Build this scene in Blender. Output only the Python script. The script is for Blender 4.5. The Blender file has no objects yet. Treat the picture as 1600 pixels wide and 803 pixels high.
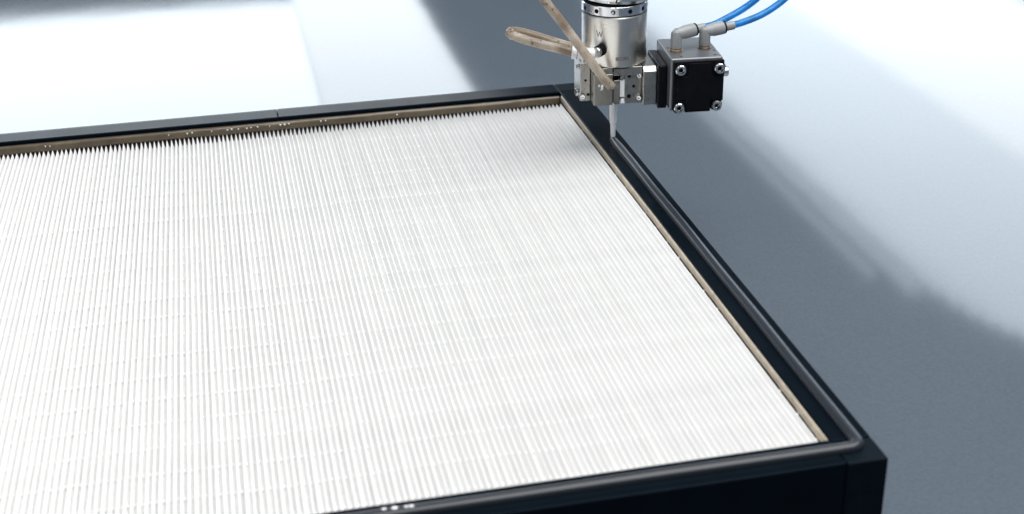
import bpy, bmesh, math, random
from mathutils import Vector, Matrix
random.seed(7)
scene = bpy.context.scene
COL = scene.collection
R = math.radians

# ------------------------------------------------------------------ camera
f_px, pitch, yaw, roll = 2152.0, R(25.685), R(11.806), R(-1.2394)
cam_pos = Vector((-0.30054, -0.52649, 0.39306))
hd = Vector((math.sin(yaw), math.cos(yaw), 0)); rt = Vector((math.cos(yaw), -math.sin(yaw), 0))
fw = hd*math.cos(pitch) + Vector((0, 0, -math.sin(pitch))); up = rt.cross(fw)
cr = rt*math.cos(roll) + up*math.sin(roll); cu = -rt*math.sin(roll) + up*math.cos(roll)
cd = bpy.data.cameras.new('camera'); cam = bpy.data.objects.new('camera', cd); COL.objects.link(cam)
m = Matrix((cr, cu, -fw)).transposed().to_4x4(); m.translation = cam_pos; cam.matrix_world = m
cd.sensor_width = 36; cd.lens = 36*f_px/1600; cd.clip_start = 0.01; cd.clip_end = 100
cd.dof.use_dof = True; cd.dof.focus_distance = 1.03; cd.dof.aperture_fstop = 10
scene.camera = cam

# ------------------------------------------------------------------ world (dim bluish hall)
w = bpy.data.worlds.new('World'); scene.world = w; w.use_nodes = True
bg = w.node_tree.nodes['Background']; bg.inputs[0].default_value = (0.35, 0.43, 0.55, 1); bg.inputs[1].default_value = 0.45

# ------------------------------------------------------------------ lamps
def area(name, x0, x1, y0, y1, z, radiance, col):
    """ceiling luminaire facing straight down"""
    ld = bpy.data.lights.new(name, 'AREA'); ld.shape = 'RECTANGLE'
    ld.size = x1-x0; ld.size_y = y1-y0
    ld.energy = radiance*math.pi*(x1-x0)*(y1-y0); ld.color = col
    o = bpy.data.objects.new(name, ld); COL.objects.link(o)
    o.location = ((x0+x1)/2, (y0+y1)/2, z)
    return o
def aimed(name, loc, target, sx, sy, radiance, col):
    ld = bpy.data.lights.new(name, 'AREA'); ld.shape = 'RECTANGLE'; ld.size = sx; ld.size_y = sy
    ld.energy = radiance*math.pi*sx*sy; ld.color = col
    o = bpy.data.objects.new(name, ld); COL.objects.link(o); o.location = loc
    o.rotation_euler = (Vector(target)-Vector(loc)).to_track_quat('-Z', 'Y').to_euler()
    return o
cool = (0.90, 0.96, 1.0); cooler = (0.82, 0.92, 1.0)
area('ceiling_panel_bright', -2.3, 0.03, 3.4, 6.2, 1.2, 5.0, (0.86, 0.94, 1.0))
area('ceiling_panel_dim', 0.035, 0.63, 3.4, 6.6, 1.2, 3.9, cool)
edges = [1.545, 1.562, 1.58, 1.60, 1.622, 1.648, 1.68, 1.72, 1.775, 1.85, 2.30]
for x0, x1 in zip(edges, edges[1:]):
    area('ceiling_panel_dim', x0, x1-0.001, 2.14+0.42*math.exp(-(x0-1.545)/0.085), 6.2, 1.2, min(3.7, 3.2+(x0-1.545)*5), cooler)
area('ceiling_panel_bright', 2.305, 3.42, 2.12, 6.0, 1.2, 4.4, cool)
area('ceiling_strip', 1.415, 1.44, 2.70, 6.0, 1.2, 2.0, cooler)
area('ceiling_strip', 1.475, 1.53, 2.58, 6.0, 1.2, 1.9, cooler)
aimed('key_softbox', (0.24, 0.04, 1.3), (-0.32, 0.28, 0.0), 1.8, 1.2, 5.35, (1.0, 0.985, 0.96))
aimed('added_left_fill', (-0.80, 0.22, 0.95), (-0.52, 0.30, 0.0), 0.5, 0.6, 1.3, (1.0, 0.99, 0.97))  # added fill, only there to brighten the left pleats

scene.view_settings.view_transform = 'Standard'; scene.view_settings.look = 'None'
scene.view_settings.exposure = 0.0; scene.view_settings.gamma = 1.0
scene.render.engine = 'CYCLES'

# ------------------------------------------------------------------ materials
def mat(name, col, rough=0.5, metal=0.0, spec=0.5, noise=0.0, nscale=200.0, bump=0.0, bscale=400.0, rvar=0.0,
        trans=0.0, stretch=None, sss=0.0, coat=0.0, ior=1.5, bdist=0.0005):
    mt = bpy.data.materials.new(name); mt.use_nodes = True
    nt = mt.node_tree; b = nt.nodes['Principled BSDF']
    b.inputs['Base Color'].default_value = (*col, 1); b.inputs['Roughness'].default_value = rough
    b.inputs['Metallic'].default_value = metal; b.inputs['Specular IOR Level'].default_value = spec
    b.inputs['Transmission Weight'].default_value = trans; b.inputs['IOR'].default_value = ior
    b.inputs['Coat Weight'].default_value = coat; b.inputs['Coat Roughness'].default_value = 0.08
    if sss: b.inputs['Subsurface Weight'].default_value = sss; b.inputs['Subsurface Radius'].default_value = (0.002, 0.002, 0.002)
    tc = nt.nodes.new('ShaderNodeTexCoord'); mp = nt.nodes.new('ShaderNodeMapping')
    nt.links.new(tc.outputs['Object'], mp.inputs['Vector'])
    if stretch: mp.inputs['Scale'].default_value = stretch
    if noise or rvar:
        n = nt.nodes.new('ShaderNodeTexNoise'); n.inputs['Scale'].default_value = nscale; n.inputs['Detail'].default_value = 5
        nt.links.new(mp.outputs[0], n.inputs['Vector'])
    if noise:
        r = nt.nodes.new('ShaderNodeMapRange'); r.inputs[1].default_value = 0.25; r.inputs[2].default_value = 0.75
        r.inputs[3].default_value = 1-noise; r.inputs[4].default_value = 1+noise
        nt.links.new(n.outputs['Fac'], r.inputs[0])
        mx = nt.nodes.new('ShaderNodeVectorMath'); mx.operation = 'SCALE'; mx.inputs[0].default_value = col
        nt.links.new(r.outputs[0], mx.inputs['Scale']); nt.links.new(mx.outputs[0], b.inputs['Base Color'])
    if rvar:
        r2 = nt.nodes.new('ShaderNodeMapRange'); r2.inputs[1].default_value = 0.3; r2.inputs[2].default_value = 0.7
        r2.inputs[3].default_value = max(0.02, rough-rvar); r2.inputs[4].default_value = rough+rvar
        nt.links.new(n.outputs['Fac'], r2.inputs[0]); nt.links.new(r2.outputs[0], b.inputs['Roughness'])
    if bump:
        n2 = nt.nodes.new('ShaderNodeTexNoise'); n2.inputs['Scale'].default_value = bscale; n2.inputs['Detail'].default_value = 4
        nt.links.new(mp.outputs[0], n2.inputs['Vector'])
        bp = nt.nodes.new('ShaderNodeBump'); bp.inputs['Strength'].default_value = bump; bp.inputs['Distance'].default_value = bdist
        nt.links.new(n2.outputs['Fac'], bp.inputs['Height']); nt.links.new(bp.outputs[0], b.inputs['Normal'])
    return mt

M = {}
M['media'] = mat('pleated_paper', (0.85, 0.845, 0.835), 0.85, spec=0.2, noise=0.02, nscale=60, bump=0.1, bscale=900)
M['thread'] = mat('hot_melt', (0.82, 0.82, 0.81), 0.5, spec=0.4)
M['frame'] = mat('black_anodised', (0.003, 0.0058, 0.0092), 0.20, spec=0.03, noise=0.15, nscale=40, rvar=0.02)
M['frame'].node_tree.nodes['Principled BSDF'].inputs['Specular Tint'].default_value = (0.55, 0.8, 1.0, 1)
M['corner'] = mat('black_plastic', (0.0035, 0.007, 0.011), 0.36, spec=0.035, noise=0.2, nscale=120, bump=0.04, bscale=1200)
M['gasket'] = mat('gasket_foam', (0.016, 0.020, 0.027), 0.30, spec=0.45)
M['pot_tan'] = mat('tan_potting', (0.62, 0.535, 0.42), 0.35, spec=0.4, noise=0.2, nscale=140, bump=0.4, bscale=160)
M['pot_brown'] = mat('brown_potting', (0.115, 0.09, 0.06), 0.20, spec=0.5, noise=0.3, nscale=60, rvar=0.1, bump=0.4, bscale=120)
M['shade_glue'] = mat('gap_shade_glue', (0.012, 0.010, 0.008), 0.5, spec=0.2)  # near-black, holds the painted shade of the gaps
M['drop'] = mat('glint_foam_white', (0.85, 0.85, 0.85), 0.12, spec=0.6)  # white for the painted-in glints and the foam crumbs
M['steel'] = mat('turned_steel', (0.71, 0.695, 0.66), 0.30, metal=1, noise=0.025, nscale=40, rvar=0.03, stretch=(1, 1, 20))
M['ring'] = mat('polished_ring', (0.72, 0.74, 0.77), 0.2, metal=1, noise=0.06, nscale=120, rvar=0.05)
M['nickel'] = mat('nickel_block', (0.315, 0.308, 0.285), 0.34, metal=1, noise=0.10, nscale=330, rvar=0.05)
M['nickel2'] = mat('nickel_plate', (0.40, 0.393, 0.365), 0.3, metal=1, noise=0.10, nscale=300, rvar=0.05)
M['screw'] = mat('screw_steel', (0.70, 0.70, 0.70), 0.2, metal=1, noise=0.1, nscale=300)
M['black'] = mat('black_cover', (0.006, 0.007, 0.009), 0.25, spec=0.07, noise=0.15, nscale=150, rvar=0.03)
M['hole'] = mat('bore_dark', (0.004, 0.004, 0.005), 0.6, spec=0.1)
M['greyal'] = mat('grey_anodised', (0.19, 0.20, 0.212), 0.42, metal=0.7, noise=0.06, nscale=200, rvar=0.04)
M['fitting'] = mat('grey_fitting', (0.27, 0.28, 0.285), 0.38, spec=0.5, noise=0.06, nscale=200)
M['brass'] = mat('brass_thread', (0.30, 0.22, 0.14), 0.35, metal=0.8, noise=0.2, nscale=300)
M['white'] = mat('white_plastic', (0.80, 0.81, 0.82), 0.3, spec=0.5)
M['nozzle'] = mat('nozzle_plastic', (0.97, 0.98, 0.99), 0.2, spec=0.5, trans=0.05, ior=1.42)
M['blue'] = mat('blue_tube', (0.04, 0.33, 0.78), 0.08, spec=0.6, noise=0.3, nscale=120, trans=0.55, ior=1.3)
M['print'] = mat('dark_print', (0.09, 0.09, 0.09), 0.6)
M['faint'] = mat('faint_print', (0.22, 0.215, 0.205), 0.45, metal=0.6, noise=0.5, nscale=700)

# amber hose: translucent tan silicone with brown residue inside
def hose_mat():
    mt = mat('amber_hose', (0.50, 0.40, 0.29), 0.16, spec=0.5, trans=0.45, ior=1.4)
    nt = mt.node_tree; b = nt.nodes['Principled BSDF']
    tc = nt.nodes.new('ShaderNodeTexCoord')
    n = nt.nodes.new('ShaderNodeTexNoise'); n.inputs['Scale'].default_value = 55; n.inputs['Detail'].default_value = 4
    n2 = nt.nodes.new('ShaderNodeTexNoise'); n2.inputs['Scale'].default_value = 230; n2.inputs['Detail'].default_value = 3
    for q in (n, n2): nt.links.new(tc.outputs['Object'], q.inputs['Vector'])
    rp = nt.nodes.new('ShaderNodeValToRGB')
    e = rp.color_ramp.elements; e[0].position = 0.33; e[0].color = (0.36, 0.27, 0.19, 1); e[1].position = 0.62; e[1].color = (0.72, 0.64, 0.53, 1)
    rs = nt.nodes.new('ShaderNodeValToRGB')
    e = rs.color_ramp.elements; e[0].position = 0.30; e[0].color = (0.28, 0.24, 0.2, 1); e[1].position = 0.37; e[1].color = (1, 1, 1, 1)
    mx = nt.nodes.new('ShaderNodeMix'); mx.data_type = 'RGBA'; mx.blend_type = 'MULTIPLY'; mx.inputs[0].default_value = 0.8
    nt.links.new(n.outputs['Fac'], rp.inputs[0]); nt.links.new(n2.outputs['Fac'], rs.inputs[0])
    nt.links.new(rp.outputs[0], mx.inputs[6]); nt.links.new(rs.outputs[0], mx.inputs[7])
    nt.links.new(mx.outputs[2], b.inputs['Base Color'])
    return mt
M['hose'] = hose_mat()

def table_mat():
    mt = bpy.data.materials.new('grey_coated_table'); mt.use_nodes = True
    nt = mt.node_tree; b = nt.nodes['Principled BSDF']; L = nt.links.new
    tc = nt.nodes.new('ShaderNodeTexCoord')
    fine = nt.nodes.new('ShaderNodeTexNoise'); fine.inputs['Scale'].default_value = 420; fine.inputs['Detail'].default_value = 4
    big = nt.nodes.new('ShaderNodeTexNoise'); big.inputs['Scale'].default_value = 3.0; big.inputs['Detail'].default_value = 4
    wav = nt.nodes.new('ShaderNodeTexNoise'); wav.inputs['Scale'].default_value = 5.0; wav.inputs['Detail'].default_value = 2
    for q in (fine, big, wav): L(tc.outputs['Object'], q.inputs['Vector'])
    r1 = nt.nodes.new('ShaderNodeMapRange'); r1.inputs[1].default_value = 0.3; r1.inputs[2].default_value = 0.7; r1.inputs[3].default_value = 0.93; r1.inputs[4].default_value = 1.07
    L(fine.outputs['Fac'], r1.inputs[0])
    r2 = nt.nodes.new('ShaderNodeMapRange'); r2.inputs[1].default_value = 0.3; r2.inputs[2].default_value = 0.7; r2.inputs[3].default_value = 0.94; r2.inputs[4].default_value = 1.06
    L(big.outputs['Fac'], r2.inputs[0])
    mu = nt.nodes.new('ShaderNodeMath'); mu.operation = 'MULTIPLY'; L(r1.outputs[0], mu.inputs[0]); L(r2.outputs[0], mu.inputs[1])
    sc = nt.nodes.new('ShaderNodeVectorMath'); sc.operation = 'SCALE'; sc.inputs[0].default_value = (0.098, 0.121, 0.147)
    L(mu.outputs[0], sc.inputs['Scale']); L(sc.outputs[0], b.inputs['Base Color'])
    b.inputs['Roughness'].default_value = 0.066; b.inputs['IOR'].default_value = 1.5
    b1 = nt.nodes.new('ShaderNodeBump'); b1.inputs['Strength'].default_value = 0.045; b1.inputs['Distance'].default_value = 0.0035
    L(wav.outputs['Fac'], b1.inputs['Height'])
    b2 = nt.nodes.new('ShaderNodeBump'); b2.inputs['Strength'].default_value = 0.012; b2.inputs['Distance'].default_value = 0.0005
    L(fine.outputs['Fac'], b2.inputs['Height']); L(b1.outputs[0], b2.inputs['Normal']); L(b2.outputs[0], b.inputs['Normal'])
    return mt
M['table'] = table_mat()

# ------------------------------------------------------------------ mesh helpers (all millimetres; objects scaled to metres in the vertices)
MM = 0.001
def finish(name, bm, m, parent=None, smooth=True, angle=24):
    me = bpy.data.meshes.new(name); bm.normal_update(); bm.to_mesh(me); bm.free()
    me.materials.append(M[m])
    if smooth:
        me.polygons.foreach_set('use_smooth', [True]*len(me.polygons)); me.set_sharp_from_angle(angle=R(angle))
    o = bpy.data.objects.new(name, me); COL.objects.link(o)
    if parent: o.parent = parent
    return o
def instance(o, parent, loc=(0, 0, 0), name=None):
    c = o.copy(); COL.objects.link(c); c.parent = parent; c.location = loc
    return c
def add_box(bm, x0, x1, y0, y1, z0, z1, bev=0.0, seg=2):
    vs = [bm.verts.new((x*MM, y*MM, z*MM)) for x in (x0, x1) for y in (y0, y1) for z in (z0, z1)]
    fs = [(0, 1, 3, 2), (4, 6, 7, 5), (0, 4, 5, 1), (2, 3, 7, 6), (0, 2, 6, 4), (1, 5, 7, 3)]
    faces = [bm.faces.new([vs[i] for i in q]) for q in fs]
    if bev:
        es = list({e for fa in faces for e in fa.edges})
        bmesh.ops.bevel(bm, geom=es, offset=bev*MM, segments=seg, profile=0.5, affect='EDGES')
def box(name, m, parent, *a, bev=0.4, seg=2):
    bm = bmesh.new(); add_box(bm, *a, bev=bev, seg=3); return finish(name, bm, m, parent, smooth=False)
def lathe(bm, prof, origin, axis, n=48):
    """prof: list of (r, h) along axis, millimetres"""
    ax = Vector(axis).normalized(); t = Vector((0, 0, 1)) if abs(ax.z) < 0.9 else Vector((1, 0, 0))
    e1 = ax.cross(t).normalized(); e2 = ax.cross(e1); o = Vector(origin)
    rings = []
    for r, h in prof:
        if r <= 1e-6: rings.append([bm.verts.new((o+ax*h)*MM)])
        else: rings.append([bm.verts.new((o+ax*h+(e1*math.cos(2*math.pi*k/n)+e2*math.sin(2*math.pi*k/n))*r)*MM) for k in range(n)])
    for a, b in zip(rings, rings[1:]):
        for k in range(n):
            k2 = (k+1) % n
            if len(a) == 1 and len(b) == 1: continue
            if len(a) == 1: bm.faces.new((a[0], b[k], b[k2]))
            elif len(b) == 1: bm.faces.new((a[k], b[0], a[k2]))
            else: bm.faces.new((a[k], b[k], b[k2], a[k2]))
def turned(name, m, parent, prof, origin, axis, n=48):
    bm = bmesh.new(); lathe(bm, prof, origin, axis, n)
    bmesh.ops.recalc_face_normals(bm, faces=bm.faces); return finish(name, bm, m, parent)
def catmull(pts, per=12):
    P = [Vector(p) for p in pts]; P = [P[0]*2-P[1]]+P+[P[-1]*2-P[-2]]; out = []
    for i in range(1, len(P)-2):
        for k in range(per):
            t = k/per; a, b, c, d = P[i-1:i+3]
            out.append(0.5*((2*b)+(c-a)*t+(2*a-5*b+4*c-d)*t*t+(3*b-a-3*c+d)*t**3))
    out.append(P[-2]); return out
def tube(name, m, parent, pts, r, n=16, per=12, rfun=None):
    path = catmull(pts, per); bm = bmesh.new(); rings = []; prev = None
    for i, p in enumerate(path):
        tg = (path[min(i+1, len(path)-1)]-path[max(i-1, 0)]).normalized()
        if prev is None:
            t = Vector((0, 0, 1)) if abs(tg.z) < 0.9 else Vector((1, 0, 0)); e1 = tg.cross(t).normalized()
        else: e1 = (prev-tg*prev.dot(tg)).normalized()
        prev = e1; e2 = tg.cross(e1); rr = r*(rfun(i/(len(path)-1)) if rfun else 1)
        rings.append([bm.verts.new((p+(e1*math.cos(2*math.pi*k/n)+e2*math.sin(2*math.pi*k/n))*rr)*MM) for k in range(n)])
    for a, b in zip(rings, rings[1:]):
        for k in range(n): bm.faces.new((a[k], b[k], b[(k+1) % n], a[(k+1) % n]))
    bm.faces.new(rings[0]); bm.faces.new(rings[-1])
    bmesh.ops.recalc_face_normals(bm, faces=bm.faces)
    return finish(name, bm, m, parent, angle=60)
def prism(name, m, parent, poly, v0, v1, bev=0.0):
    """outline in the x-z plane, extruded along y from v0 to v1"""
    bm = bmesh.new()
    a = [bm.verts.new((x*MM, v0*MM, z*MM)) for x, z in poly]; b = [bm.verts.new((x*MM, v1*MM, z*MM)) for x, z in poly]
    bm.faces.new(a); bm.faces.new(b[::-1])
    for i in range(len(poly)): j = (i+1) % len(poly); bm.faces.new((a[i], b[i], b[j], a[j]))
    bmesh.ops.recalc_face_normals(bm, faces=bm.faces)
    if bev: bmesh.ops.bevel(bm, geom=list(bm.edges), offset=bev*MM, segments=3, profile=0.5, affect='EDGES')
    return finish(name, bm, m, parent, smooth=False)
def thing(name, label, cat, loc=(0, 0, 0), rz=0.0):
    o = bpy.data.objects.new(name, None); COL.objects.link(o); o.location = loc; o.rotation_euler = (0, 0, rz)
    o.empty_display_size = 0.02; o['label'] = label; o['category'] = cat
    return o

# ------------------------------------------------------------------ table
DEPTH = 92.0
bm = bmesh.new(); bmesh.ops.create_grid(bm, x_segments=2, y_segments=2, size=6.0)
for v in bm.verts: v.co.z = -DEPTH*MM; v.co.y += 1.5
table = finish('table_surface', bm, 'table', smooth=False); table['kind'] = 'structure'

# ------------------------------------------------------------------ air filter
W_, D_, RW, CB = 610.0, 610.0, 22.0, 20.0
flt = thing('air_filter', 'large square pleated white air filter in a black frame, lying flat on grey table', 'filter', (0, 0, -DEPTH*MM))
OFF = DEPTH        # parts are modelled with the frame's top at z = 0, the empty stands at its base
def under(o): o.location.z += OFF*MM; return o
Zb = -DEPTH+0.3
g = 0.25
# rails
under(box('rail', 'frame', flt, -RW, 0, CB+g, D_-CB-g, Zb, 0, bev=0.9))
under(box('rail', 'frame', flt, -W_, -W_+RW, CB+g, D_-CB-g, Zb, 0, bev=0.9))
under(box('rail', 'frame', flt, -W_+RW+g, -RW-g, 0.15, CB+2, Zb, 0, bev=0.9))
under(box('rail', 'frame', flt, -265.9, -RW-g, D_-RW, D_-0.15, Zb, 0, bev=0.9))
under(box('rail', 'frame', flt, -W_+RW+g, -266.15, D_-RW, D_-0.2, Zb, -0.05, bev=0.9))
for x0, x1, y0, y1 in ((-RW, 0.3, -0.3, CB), (-RW, 0.3, D_-CB, D_+0.3), (-W_-0.3, -W_+RW, -0.3, CB), (-W_-0.3, -W_+RW, D_-CB, D_+0.3)):
    under(box('corner_piece', 'corner', flt, x0, x1, y0, y1, Zb, -0.35, bev=1.1))

# pleats: an inverted V with a rounded crest, wavering a little along its length
TIP = -3.5; PITCH = 3.46; Y0, Y1 = 22.6, 569.0
def pleat_mesh(seed):
    rnd = random.Random(seed); bm = bmesh.new()
    S = [-1.12, -1.0, -0.82, -0.64, -0.48, -0.34, -0.2, 0, 0.2, 0.34, 0.48, 0.64, 0.82, 1.0, 1.12]
    ph = [rnd.uniform(0, 6.28) for _ in range(4)]; rings = []
    stations = [0.0, 0.006]+[k/26 for k in range(1, 25)]+[0.95, 0.965, 0.978, 0.988, 0.996, 1.0]
    for i, t in enumerate(stations):
        last = len(stations)-1
        y = Y0+(Y1-Y0)*t+(rnd.uniform(-0.8, 0.8) if i in (0, last) else 0)
        dx = 0.14*math.sin(5.1*t+ph[0])+0.07*math.sin(17*t+ph[1]); dz = 0.14*math.sin(7*t+ph[2])+0.07*math.sin(23*t+ph[3])
        q = max(0.0, (t-0.945)/0.055); q = q*q*(3-2*q)           # the folds stand open at the far end
        dep = 4.7+2.3*q; pw = 1.25-0.53*q
        drop = 0.5 if i in (0, last) else 0.0
        ring = []
        for sv in S:
            a = min(1.0, abs(sv)); z = -dep*((1-math.cos(math.pi*a))/2)**pw-(0.25 if abs(sv) > 1 else 0)
            k = max(0.0, 1+z/dep)
            ring.append(bm.verts.new(((PITCH/2*sv+dx*k)*MM, y*MM, (TIP+z+(dz-drop)*k)*MM)))
        rings.append(ring)
    for a, b in zip(rings, rings[1:]):
        for k in range(len(S)-1): bm.faces.new((a[k], a[k+1], b[k+1], b[k]))
    bm.faces.new(rings[0]); bm.faces.new(rings[-1][::-1])
    bmesh.ops.recalc_face_normals(bm, faces=bm.faces)
    return bm
protos = []
xs = [-25.9-PITCH*i for i in range(162)]
for i, x in enumerate(xs):
    jit = random.uniform(-0.16, 0.16)
    if i < 8:
        o = finish('pleat', pleat_mesh(i), 'media', flt, angle=60); o.location = ((x+jit)*MM, 0, OFF*MM); protos.append(o)
    else:
        c = protos[random.randrange(8)].copy(); COL.objects.link(c); c.location = ((x+jit)*MM, 0, (OFF+random.uniform(-0.18, 0.18))*MM)
# hot-melt separator threads bridging the valleys every 25 mm
ty = []
k = 0
while True:
    y = 34+25.0*k
    if y > Y1-30: break
    ty.append(y); k += 1
bm = bmesh.new(); rnd = random.Random(3); n = 330; rings = []
xa, xb = -22.9, -587.0
for i in range(n+1):
    x = xa+(xb-xa)*i/n; wy = 1.2+0.4*math.sin(i*2.4)+rnd.uniform(-.3, .3); dy = 0.8*math.sin(i*.07)+rnd.uniform(-0.5, 0.5)
    rings.append([bm.verts.new((x*MM, (dy+wy*math.cos(a))*MM, (TIP-3.7+0.42*math.sin(a))*MM)) for a in (0, 1.05, 2.1, 3.14, 4.2, 5.24)])
for a, b in zip(rings, rings[1:]):
    for k in range(6): bm.faces.new((a[k], a[(k+1) % 6], b[(k+1) % 6], b[k]))
bmesh.ops.recalc_face_normals(bm, faces=bm.faces)
th0 = finish('separator_thread', bm, 'media', flt); th0.location = (0, ty[0]*MM, OFF*MM)
for y in ty[1:]:
    c = th0.copy(); COL.objects.link(c); c.location = (random.uniform(-1, 1)*MM, y*MM, (OFF+random.uniform(-.25, .1))*MM)

# potting along the four inner walls
def potting(name, m, prof, along, a0, a1, seed, n=150, amp=0.35):
    """prof: (offset from wall, z) outline; along 'x' or 'y'; wall position folded into prof"""
    rnd = random.Random(seed); bm = bmesh.new(); rings = []; ph = [rnd.uniform(0, 6.28) for _ in range(5)]
    for i in range(n+1):
        t = i/n; s = a0+(a1-a0)*t
        w_ = amp*(0.6*math.sin(31*t+ph[0])+0.4*math.sin(83*t+ph[1])+0.5*rnd.uniform(-.5, .5)); zz = amp*(0.5*math.sin(19*t+ph[2])+0.4*math.sin(61*t+ph[3]))
        ring = []
        for j, (d, z) in enumerate(prof):
            inner = 0 < j < len(prof)-1
            dd = d+(w_*prof_sign if inner else 0); z2 = z+(zz if inner else 0)
            ring.append(bm.verts.new((dd*MM, s*MM, z2*MM) if along == 'y' else (s*MM, dd*MM, z2*MM)))
        rings.append(ring)
    for a, b in zip(rings, rings[1:]):
        for k in range(len(prof)-1): bm.faces.new((a[k], a[k+1], b[k+1], b[k]))
    bm.faces.new(rings[0]); bm.faces.new(rings[-1])
    bmesh.ops.recalc_face_normals(bm, faces=bm.faces)
    return under(finish(name, bm, m, flt, angle=50))
prof_sign = -1
potting('potting_strip', 'pot_tan', [(-21.8, -1.1), (-22.2, -1.0), (-22.6, -1.4), (-22.8, -2.6), (-22.9, -5.8), (-22.5, -6.6), (-21.8, -6.9)], 'y', CB+3, D_-RW-8, 1, amp=0.16)
potting('potting_strip', 'pot_brown', [(D_-RW+.2, -3.6), (D_-RW-0.9, -3.7), (D_-RW-2.0, -4.4), (D_-RW-2.6, -6.0), (D_-RW-3.2, -8.6), (D_-RW-3.4, -9.8), (D_-RW+.2, -10.0)], 'x', -W_+RW, -RW-0.5, 2, n=220, amp=0.35)
prof_sign = 1
potting('potting_strip', 'pot_brown', [(CB+2-.2, -6.0), (CB+2.5, -6.4), (CB+3, -18), (CB+2-.2, -18)], 'x', -W_+RW, -RW-0.5, 4, amp=0.1)
potting('potting_strip', 'pot_tan', [(-W_+RW-.2, -0.9), (-W_+RW+1, -1.2), (-W_+RW+2, -6), (-W_+RW+2.4, -16), (-W_+RW-.2, -16)], 'y', CB+3, D_-RW-4, 5, amp=0.25)
# bottom liner under the pleats
under(box('liner', 'pot_brown', flt, -W_+RW, -RW, CB+2, D_-RW, -28, -27, bev=0))
under(box('shade_glue_bed', 'shade_glue', flt, -W_+RW, -RW-3, 560, D_-RW-.1, -16, -11.2, bev=0))  # dark glue line that also paints in the shade between pleat ends
under(box('shade_glue_bed', 'shade_glue', flt, -27.5, -RW-.1, CB+2.2, 559.8, -16, -10.9, bev=0))  # gap floor coloured near-black as the shade beside the last pleat
# white lumps on the far potting, coloured to stand in for its specular highlights
glint_spots = [(-455.5, .6), (-452, .55), (-357, .5), (-342, .7), (-338, .7), (-322, .5), (-309, .7), (-305.5, .8), (-300, .6), (-293, .7), (-289.5, .6), (-284, .7), (-274, .5), (-265, .8), (-261.5, .9), (-258, .7), (-231, .7), (-227, .6), (-166, .7)]
for x, s in glint_spots:
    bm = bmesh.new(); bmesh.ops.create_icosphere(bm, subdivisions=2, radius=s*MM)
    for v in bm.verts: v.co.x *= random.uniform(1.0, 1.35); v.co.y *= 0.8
    o = finish('glint_lump', bm, 'drop', flt); o.location = (x*MM, (D_-RW-2.9)*MM, (OFF-5.6-random.uniform(0, .8))*MM)

for x, y, sz in ((-252.5, 13.0, 1.0), (-247.5, 12.6, 1.3), (-242.0, 12.4, 0.9), (-239.5, 12.2, 1.1)):  # white lumps painting in the glints on the near bead
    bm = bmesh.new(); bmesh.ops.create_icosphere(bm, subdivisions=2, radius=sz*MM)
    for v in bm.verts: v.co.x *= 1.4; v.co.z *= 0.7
    o = finish('glint_lump', bm, 'drop', flt); o.location = (x*MM, y*MM, (OFF+3.2)*MM)

# gasket bead: dome section swept from the nozzle down the right rail, round the near corner and along the near rail
def bead():
    pts = [(-9.6, 463.5)]
    y = 455
    while y > 18: pts.append((-9.6+0.12*math.sin(y*.05), y)); y -= 8
    cxr, cyr, rr = -14.6, 17.0, 5.0
    for k in range(0, 9): a = -k*math.pi/16; pts.append((cxr+rr*math.cos(a), cyr+rr*math.sin(a)))
    x = -20
    while x > -592: pts.append((x, 12.0+0.12*math.sin(x*.04))); x -= 8
    for k in range(0, 9): a = -math.pi/2-k*math.pi/16; pts.append((-592+rr*math.cos(a), 17+rr*math.sin(a)))
    y = 24
    while y < 560: pts.append((-597, y)); y += 10
    bm = bmesh.new(); rings = []; n = 14; rnd = random.Random(5)
    for i, p in enumerate(pts):
        a = Vector(pts[max(i-1, 0)]); b = Vector(pts[min(i+1, len(pts)-1)]); t = (b-a).normalized(); s = Vector((-t.y, t.x))
        wv = 1+0.012*math.sin(i*.35)
        end = min(1, 0.72+0.14*i)
        ring = []
        for k in range(n+1):
            th = math.pi*k/n; c = math.cos(th); h = math.sin(th)
            off = 3.65*wv*end*(abs(c)**0.8)*(1 if c >= 0 else -1); z = -0.15+3.6*wv*(0.6+0.4*end)*(h**0.85)
            q = Vector(p)+s*off; ring.append(bm.verts.new((q.x*MM, q.y*MM, z*MM)))
        rings.append(ring)
    for a, b in zip(rings, rings[1:]):
        for k in range(n): bm.faces.new((a[k], a[k+1], b[k+1], b[k]))
    bm.faces.new(rings[0]); bm.faces.new(rings[-1])
    bmesh.ops.recalc_face_normals(bm, faces=bm.faces)
    return under(finish('gasket_bead', bm, 'gasket', flt, angle=70))
bead()

# ------------------------------------------------------------------ dispensing head (local axes: x right, y away, z up, millimetres above the frame's top)
head = thing('dispensing_head', 'nickel plated robotic dispensing head with white nozzle and black valve block, above frame corner', 'dispenser',
             (-0.0098, 0.4625, 0.0), R(-6))
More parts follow.
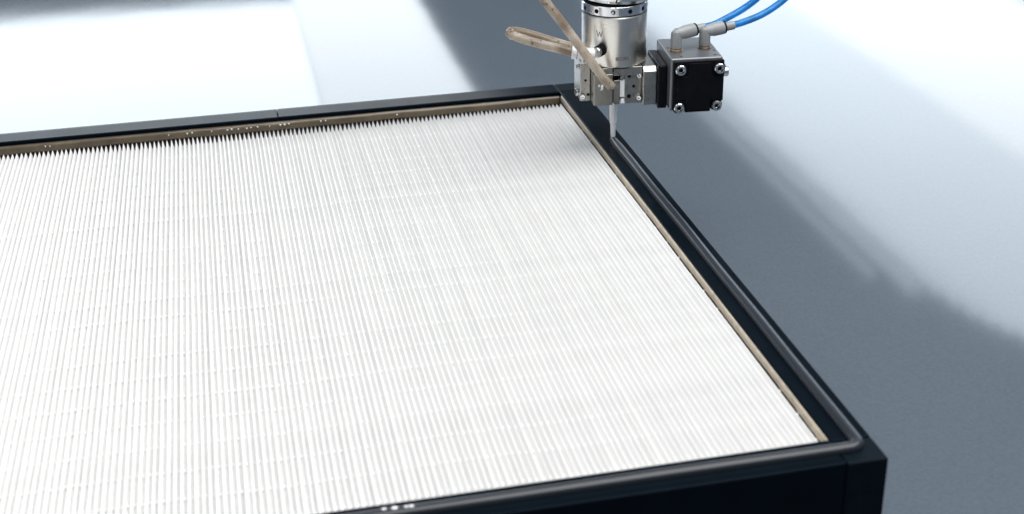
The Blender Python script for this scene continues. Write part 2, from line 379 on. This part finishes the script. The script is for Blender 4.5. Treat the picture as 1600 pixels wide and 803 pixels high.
# rotor housing
hs = turned('cylinder_housing', 'steel', head, [(0, 67.2), (24.0, 67.2), (24.7, 67.9), (25, 68.6), (25, 105.4), (24.6, 106.2), (0, 106.2)], (0, 0, 0), (0, 0, 1), 96)
turned('gap_ring', 'hole', head, [(0, 66.0), (23.2, 66.0), (23.2, 67.4), (0, 67.4)], (0, 0, 0), (0, 0, 1), 64)
turned('gap_ring', 'hole', head, [(0, 106), (24.2, 106), (24.2, 107.4), (0, 107.4)], (0, 0, 0), (0, 0, 1), 64)
rg = turned('clamp_ring', 'ring', head, [(0, 107), (24.7, 107), (25.2, 107.5), (25.2, 113.9), (24.8, 114.4), (0, 114.4)], (0, 0, 0), (0, 0, 1), 96)
turned('gap_ring', 'hole', head, [(0, 114), (24.0, 114), (24.0, 116), (0, 116)], (0, 0, 0), (0, 0, 1), 64)
for k in range(12):
    a = R(-12.6+27.5*0-90+k*30); ax = Vector((math.cos(a), math.sin(a), 0))
    turned('pin_hole', 'hole', rg, [(0, 23.5), (1.75, 23.5), (1.75, 25.27), (0, 25.27)], (0, 0, 110.6), ax, 20)
    if k == 0:
        turned('set_pin', 'screw', rg, [(0, 24), (1.15, 24), (1.15, 25.7), (0.7, 25.95), (0, 25.95)], tuple(Vector((-0.35, 0, 110.4))), ax, 16)
# tilted collar and the shaft it clamps
cl = turned('upper_collar', 'ring', head, [(0, 0), (24.5, 0), (26.6, 0.8), (28.2, 3.2), (28.4, 6), (28.4, 20), (0, 20)], (0, 0, 116.2), (0.055, 0.0, 1), 96)
turned('drive_shaft', 'steel', head, [(0, 130), (20, 130), (20, 240), (0, 240)], (0, 0, 0), (0, 0, 1), 64)
prism('collar_split', 'hole', cl, [(-4.5, 119), (-3.7, 119.0), (2.5, 137), (1.7, 137)], -28.8, -20)
# letter W stamped on the housing
def on_cyl(u, z, r=25.06): a = math.asin(max(-1, min(1, u/r))); return Vector((u, -math.sqrt(r*r-u*u), z))
def stroke(bm, p, q, wd, r=25.06):
    p = Vector(p); q = Vector(q); d = (q-p).normalized(); s = Vector((-d.y, d.x))*wd/2
    n = 4; L = []
    for i in range(n+1):
        c = p+(q-p)*i/n
        L.append([bm.verts.new(on_cyl((c+s*e).x, (c+s*e).y, r)*MM) for e in (-1, 1)])
    for a, b in zip(L, L[1:]): bm.faces.new((a[0], b[0], b[1], a[1]))
bm = bmesh.new(); cxw, czw = -14.9, 93.6
W = [(-2.1, 2.3), (-1.0, -2.3), (0.0, 1.5), (1.0, -2.3), (2.1, 2.3)]
for i, (a, b) in enumerate(zip(W, W[1:])): stroke(bm, (cxw+a[0]*0.95, czw+a[1]), (cxw+b[0]*.95, czw+b[1]), 0.42, 25.05+0.012*i)
finish('stamped_letter', bm, 'print', hs, smooth=False)
bm = bmesh.new(); L = []
for i in range(13):
    u = -3.2+10.4*i/12; L.append([bm.verts.new(on_cyl(u, z, 25.05)*MM) for z in (73.2, 75.9)])
for a, b in zip(L, L[1:]): bm.faces.new((a[0], b[0], b[1], a[1]))
finish('worn_print', bm, 'faint', hs, smooth=False)
# blocks under the housing
box('left_plate', 'nickel2', head, -28.0, -19.9, -9.5, 20, 37.3, 68.0, bev=0.5)
box('left_block', 'nickel', head, -19.6, -4.85, -24, 20, 38, 62.5, bev=0.5)
box('cap_plate', 'nickel2', head, -19.0, -4.75, -22.8, 20, 62.7, 66.9, bev=0.4)
box('cap_plate', 'nickel2', head, -4.1, 18.1, -22.0, 20, 60.3, 67.0, bev=0.4)
box('core_block', 'hole', head, -5.5, 3.0, -15.0, 19, 37.5, 64, bev=0.3)
box('slim_plate', 'nickel', head, -3.9, 0.6, -22.5, 18, 37.8, 57.0, bev=0.3)
mp_ = box('middle_plate', 'nickel2', head, 5.3, 18.6, -18, 19.5, 36.4, 60.0, bev=0.4)
for u, z, r in ((12.4, 50.2, 1.15), (8.8, 42.3, 1.6), (8.9, 58.6, 1.5)):
    turned('bore', 'hole', mp_, [(0, 0), (r, 0), (r, 1.2), (0, 1.2)], (u, -17, z), (0, -1, 0), 20)
box('white_clip', 'white', head, 1.2, 4.9, -20.2, -10, 42.5, 56.5, bev=0.5)
box('clip_foot', 'white', head, 2.0, 4.9, -20.6, -12, 37.4, 41.0, bev=0.5)
box('clip_latch', 'nickel2', head, 1.6, 4.4, -21.0, -12, 56.9, 60.0, bev=0.4)
prism('right_jaw', 'nickel', head, [(18.7, 37), (28.6, 37), (28.6, 67), (18.7, 67)], -22, 12, bev=0.4)
bm = bmesh.new()
vv = [(-22.1, 37.1), (-26, 37.1), (-26, 63.8), (-22.1, 67)]
a = [bm.verts.new((18.3*MM, y*MM, z*MM)) for y, z in vv]; b = [bm.verts.new((28.55*MM, y*MM, z*MM)) for y, z in vv]
bm.faces.new(a); bm.faces.new(b[::-1])
for i in range(4): j = (i+1) % 4; bm.faces.new((a[i], b[i], b[j], a[j]))
bmesh.ops.recalc_face_normals(bm, faces=bm.faces)
bmesh.ops.bevel(bm, geom=list(bm.edges), offset=.35*MM, segments=2, profile=.5, affect='EDGES')
finish('jaw_face', bm, 'nickel2', head, smooth=False)
def screw(parent, pos, axis, r, h=None, name='screw'):
    h = h or r*0.95
    s = turned(name, 'screw', parent, [(0, -1.5), (r*.98, -1.5), (r, 0), (r, h*.78), (r*.86, h), (r*.56, h), (r*.52, h*.45), (0, h*.40)], pos, axis, 28)
    return s
for u, z in ((17.2, 59.2), (17.2, 41.4)): screw(head, (u, -19.2, z), (-0.45, -0.9, 0.1), 1.9, 3.2)
# screws on the left plate
screw(head, (-28, -5.5, 64.2), (-1, -0.25, 0), 2.0, 2.0)
screw(head, (-28, -6.0, 43.9), (-1, -0.25, 0), 3.0, 3.2)
screw(head, (-26.0, -9.6, 41.5), (-0.1, -1, 0), 2.0, 2.4)
turned('bore', 'hole', head, [(0, 0), (1.0, 0), (1.0, .7), (0, .7)], (-23.8, -9.0, 54.0), (0, -1, 0), 18)
turned('bore', 'hole', head, [(0, 0), (1.2, 0), (1.2, .7), (0, .7)], (-21.6, -9.0, 42.5), (0, -1, 0), 18)
# nozzle
nz = turned('nozzle', 'nozzle', head, [(0, 38), (4.6, 38), (4.6, 35.6), (3.3, 35.2), (3.1, 33.5), (2.8, 20), (2.65, 14.5), (2.15, 13.8), (1.9, 3.3), (1.5, 2.7), (0, 2.7)], (0, 0, 0), (0, 0, 1), 32)
# valve: black flange, grey housing, black cover
box('flange', 'black', head, 28.8, 35.9, -30, 12, 35.2, 69, bev=1.0)
gh = box('valve_housing', 'greyal', head, 36.0, 76, -40, 13, 36.2, 77.2, bev=1.4, seg=3)
for u, v in ((45.0, -35.0), (39.5, -12.0), (71.0, -34.5), (73.0, -24.0)):
    turned('bore', 'hole', gh, [(0, 0), (1.0, 0), (1.0, 1.1), (0, 1.1)], (u, v, 76.15), (0, 0, 1), 16)
def rounded(poly, r, n=4):
    out = []
    N = len(poly)
    for i in range(N):
        p = Vector(poly[i]); a = Vector(poly[i-1]); b = Vector(poly[(i+1) % N])
        d1 = (a-p).normalized(); d2 = (b-p).normalized(); p1 = p+d1*r; p2 = p+d2*r
        for k in range(n+1):
            t = k/n; out.append(tuple((1-t)**2*p1+2*t*(1-t)*p+t*t*p2))
    return out
cover = rounded([(37.6, 37.6), (47.0, 37.6), (47.0, 35.6), (66.8, 35.6), (66.8, 43.6), (76.3, 43.6), (76.3, 75.6), (37.6, 75.6)], 0.9)
cv = prism('cover_plate', 'black', head, cover, -43.2, -40.05, bev=0.25)
prism('cover_panel', 'black', cv, rounded([(47.6, 37.4), (65.6, 37.4), (65.6, 45.4), (74.6, 45.4), (74.6, 64.2), (66.4, 64.2), (66.4, 74.3), (49.0, 74.3), (49.0, 64.2), (40.2, 64.2), (40.2, 46.0), (47.6, 46.0)], 1.2), -44.4, -43.1, bev=0.3)
for u, z in ((42.6, 69.9), (72.2, 69.9), (42.2, 40.2), (71.4, 40.2)):
    bz = -43.3 if not (u > 60 and z < 50) else -40.2
    turned('washer', 'black', cv, [(0, 0), (5.0, 0), (5.0, 0.7), (0, 0.7)], (u, bz+.2, z), (0, -1, 0), 28)
    s = screw(cv, (u, bz-.5, z), (0, -1, 0), 4.1, 3.6 if bz < -42 else 5.6)
    hh = (3.6 if bz < -42 else 5.6)
    turned('hex_socket', 'hole', s, [(0, 0), (1.9, 0), (1.9, .25), (0, .25)], (u, bz-.5-hh*.42, z), (0, -1, 0), 6)
kn = turned('side_bolt', 'screw', head, [(0, 76.2), (3.6, 76.2), (3.6, 78.6), (3.9, 78.8), (3.9, 81.8), (3.4, 82.4), (1.7, 82.4), (1.6, 81.2), (0, 81.2)], (0, -31, 62.6), (1, 0, 0), 24)
turned('washer', 'black', kn, [(0, 76.0), (4.3, 76.0), (4.3, 78.3), (0, 78.3)], (0, -31, 62.6), (1, 0, 0), 24)
# elbow fittings
def elbow(bu, bv, direc, ln, name='elbow_fitting'):
    d = Vector(direc).normalized()
    fit = turned(name, 'fitting', head, [(0, 79.5), (4.3, 79.5), (4.45, 80.2), (4.25, 88.0), (4.2, 90.4), (3.6, 92.2), (2.2, 93.7), (0, 94.2)], (bu, bv, 0), (0, 0, 1), 28)
    turned('threaded_base', 'brass', fit, [(0, 77.1), (5.0, 77.1), (5.0, 78.2), (4.5, 78.5), (4.5, 79.6), (0, 79.6)], (bu, bv, 0), (0, 0, 1), 6 if False else 28)
    turned('collet_body', 'fitting', fit, [(0, 0), (4.3, 0), (4.5, 5), (5.0, 6.5), (5.15, 8), (5.15, ln-1.4), (4.9, ln-0.7), (0, ln-0.7)], (bu, bv, 90.2), d, 28)
    turned('collet_ring', 'hole', fit, [(0, ln-0.9), (4.95, ln-0.9), (4.95, ln+.6), (4.3, ln+.9), (0, ln+.9)], (bu, bv, 90.2), d, 28)
    turned('sleeve', 'fitting', fit, [(0, ln+.5), (3.4, ln+.5), (3.3, ln+8.5), (0, ln+8.5)], (bu, bv, 90.2), d, 24)
    return Vector((bu, bv, 90.2)), d
p1, d1 = elbow(44.2, -19.7, (0.92, 0.35, 0.06), 16.5)
p2, d2 = elbow(67.1, -16.2, (0.95, 0.25, 0.07), 16.0)
# side port with banjo cap and white sleeve for the looped hose
sp = turned('side_port', 'hole', head, [(0, 0), (4.4, 0), (4.4, 7.0), (0, 7.0)], (-12.5, -19.5, 81.2), (-0.6, -0.8, 0.02), 28)
turned('port_cap', 'ring', sp, [(0, 6.8), (3.9, 6.8), (3.9, 10.2), (3.5, 10.8), (0, 10.8)], (-12.5, -19.5, 81.2), (-0.6, -0.8, 0.02), 28)
turned('port_sleeve', 'white', head, [(0, 0), (4.3, 0), (4.6, .5), (4.6, 13.5), (4.9, 13.8), (5.0, 17.0), (4.6, 17.6), (0, 17.6)], (-19.0, -25.0, 79.3), (-0.96, 0.16, 0.09), 28)
turned('seal_ring', 'hole', head, [(0, 13.3), (4.75, 13.3), (4.75, 14.0), (0, 14.0)], (-19.0, -25.0, 79.3), (-0.96, 0.16, 0.09), 28)
# hose socket on the front block
turned('hose_socket', 'white', head, [(0, 0), (3.2, 0), (3.2, 5.5), (0, 5.5)], (-6.8, -23.0, 54.4), (-0.15, -1, 0.1), 24)
for q in range(6):
    bm = bmesh.new(); bmesh.ops.create_icosphere(bm, subdivisions=2, radius=random.uniform(.5, 1.0)*MM)
    for v in bm.verts: v.co *= random.uniform(0.75, 1.25)
    o = finish('foam_residue', bm, 'drop', head); o.location = ((-14.6+random.uniform(-1.6, 3.2))*MM, -24.3*MM, (52.5+random.uniform(-2.6, 2.2))*MM)

# ------------------------------------------------------------------ hoses and tubes (each leads away on its own)
HM = Matrix.Translation((-0.0098, 0.4625, 0.0)) @ Matrix.Rotation(R(-6), 4, 'Z')
def hose(name, m, pts, r, label, cat, **kw):
    o = tube(name, m, None, pts, r, **kw); o.matrix_world = HM; o['label'] = label; o['category'] = cat; return o
hose('amber_hose', 'hose', [(-70, -37, 145), (-61.5, -36.6, 130.1), (-44.9, -36, 107.3), (-28.2, -35.5, 83.4), (-16.0, -34.5, 66), (-9.4, -32.5, 57.6), (-7.2, -29.6, 55.2)], 3.45,
     'translucent tan hose running straight and diagonally down across the steel cylinder', 'hose', n=20)
hose('amber_hose', 'hose', [(-35.5, -22.3, 80.8), (-44, -21.5, 83.4), (-58, -21, 87.6), (-70, -20, 91.4), (-78.5, -18.3, 94.4), (-82.0, -14.7, 95.6), (-79.8, -9.8, 96.0), (-71, -7.8, 93.6), (-57, -8.0, 88.9), (-41, -8.6, 83.2), (-30, -8.3, 79.8), (-22, -8, 77.5)], 3.45,
     'stained tan hose bent back in a narrow loop left of the steel cylinder', 'hose', n=20, rfun=lambda t: 1+0.0*t)
e1 = p1+d1*23.5; e2 = p2+d2*23
hose('blue_air_tube', 'blue', [tuple(p1+d1*18), tuple(e1), (76, -8.5, 92.8), (88, -4, 96.5), (101, -1.5, 102.5), (112, 0, 110), (124, 2, 121)], 2.68,
     'blue air tube from the left elbow fitting, the upper and shorter of the two', 'tube', n=20)
hose('blue_air_tube', 'blue', [tuple(p2+d2*17), tuple(e2), (100, -7.3, 93.4), (113, -4.5, 97), (124, -2, 102), (134, 0, 108.6), (146, 2, 119)], 2.68,
     'blue air tube from the right elbow fitting, the lower and longer of the two', 'tube', n=20)
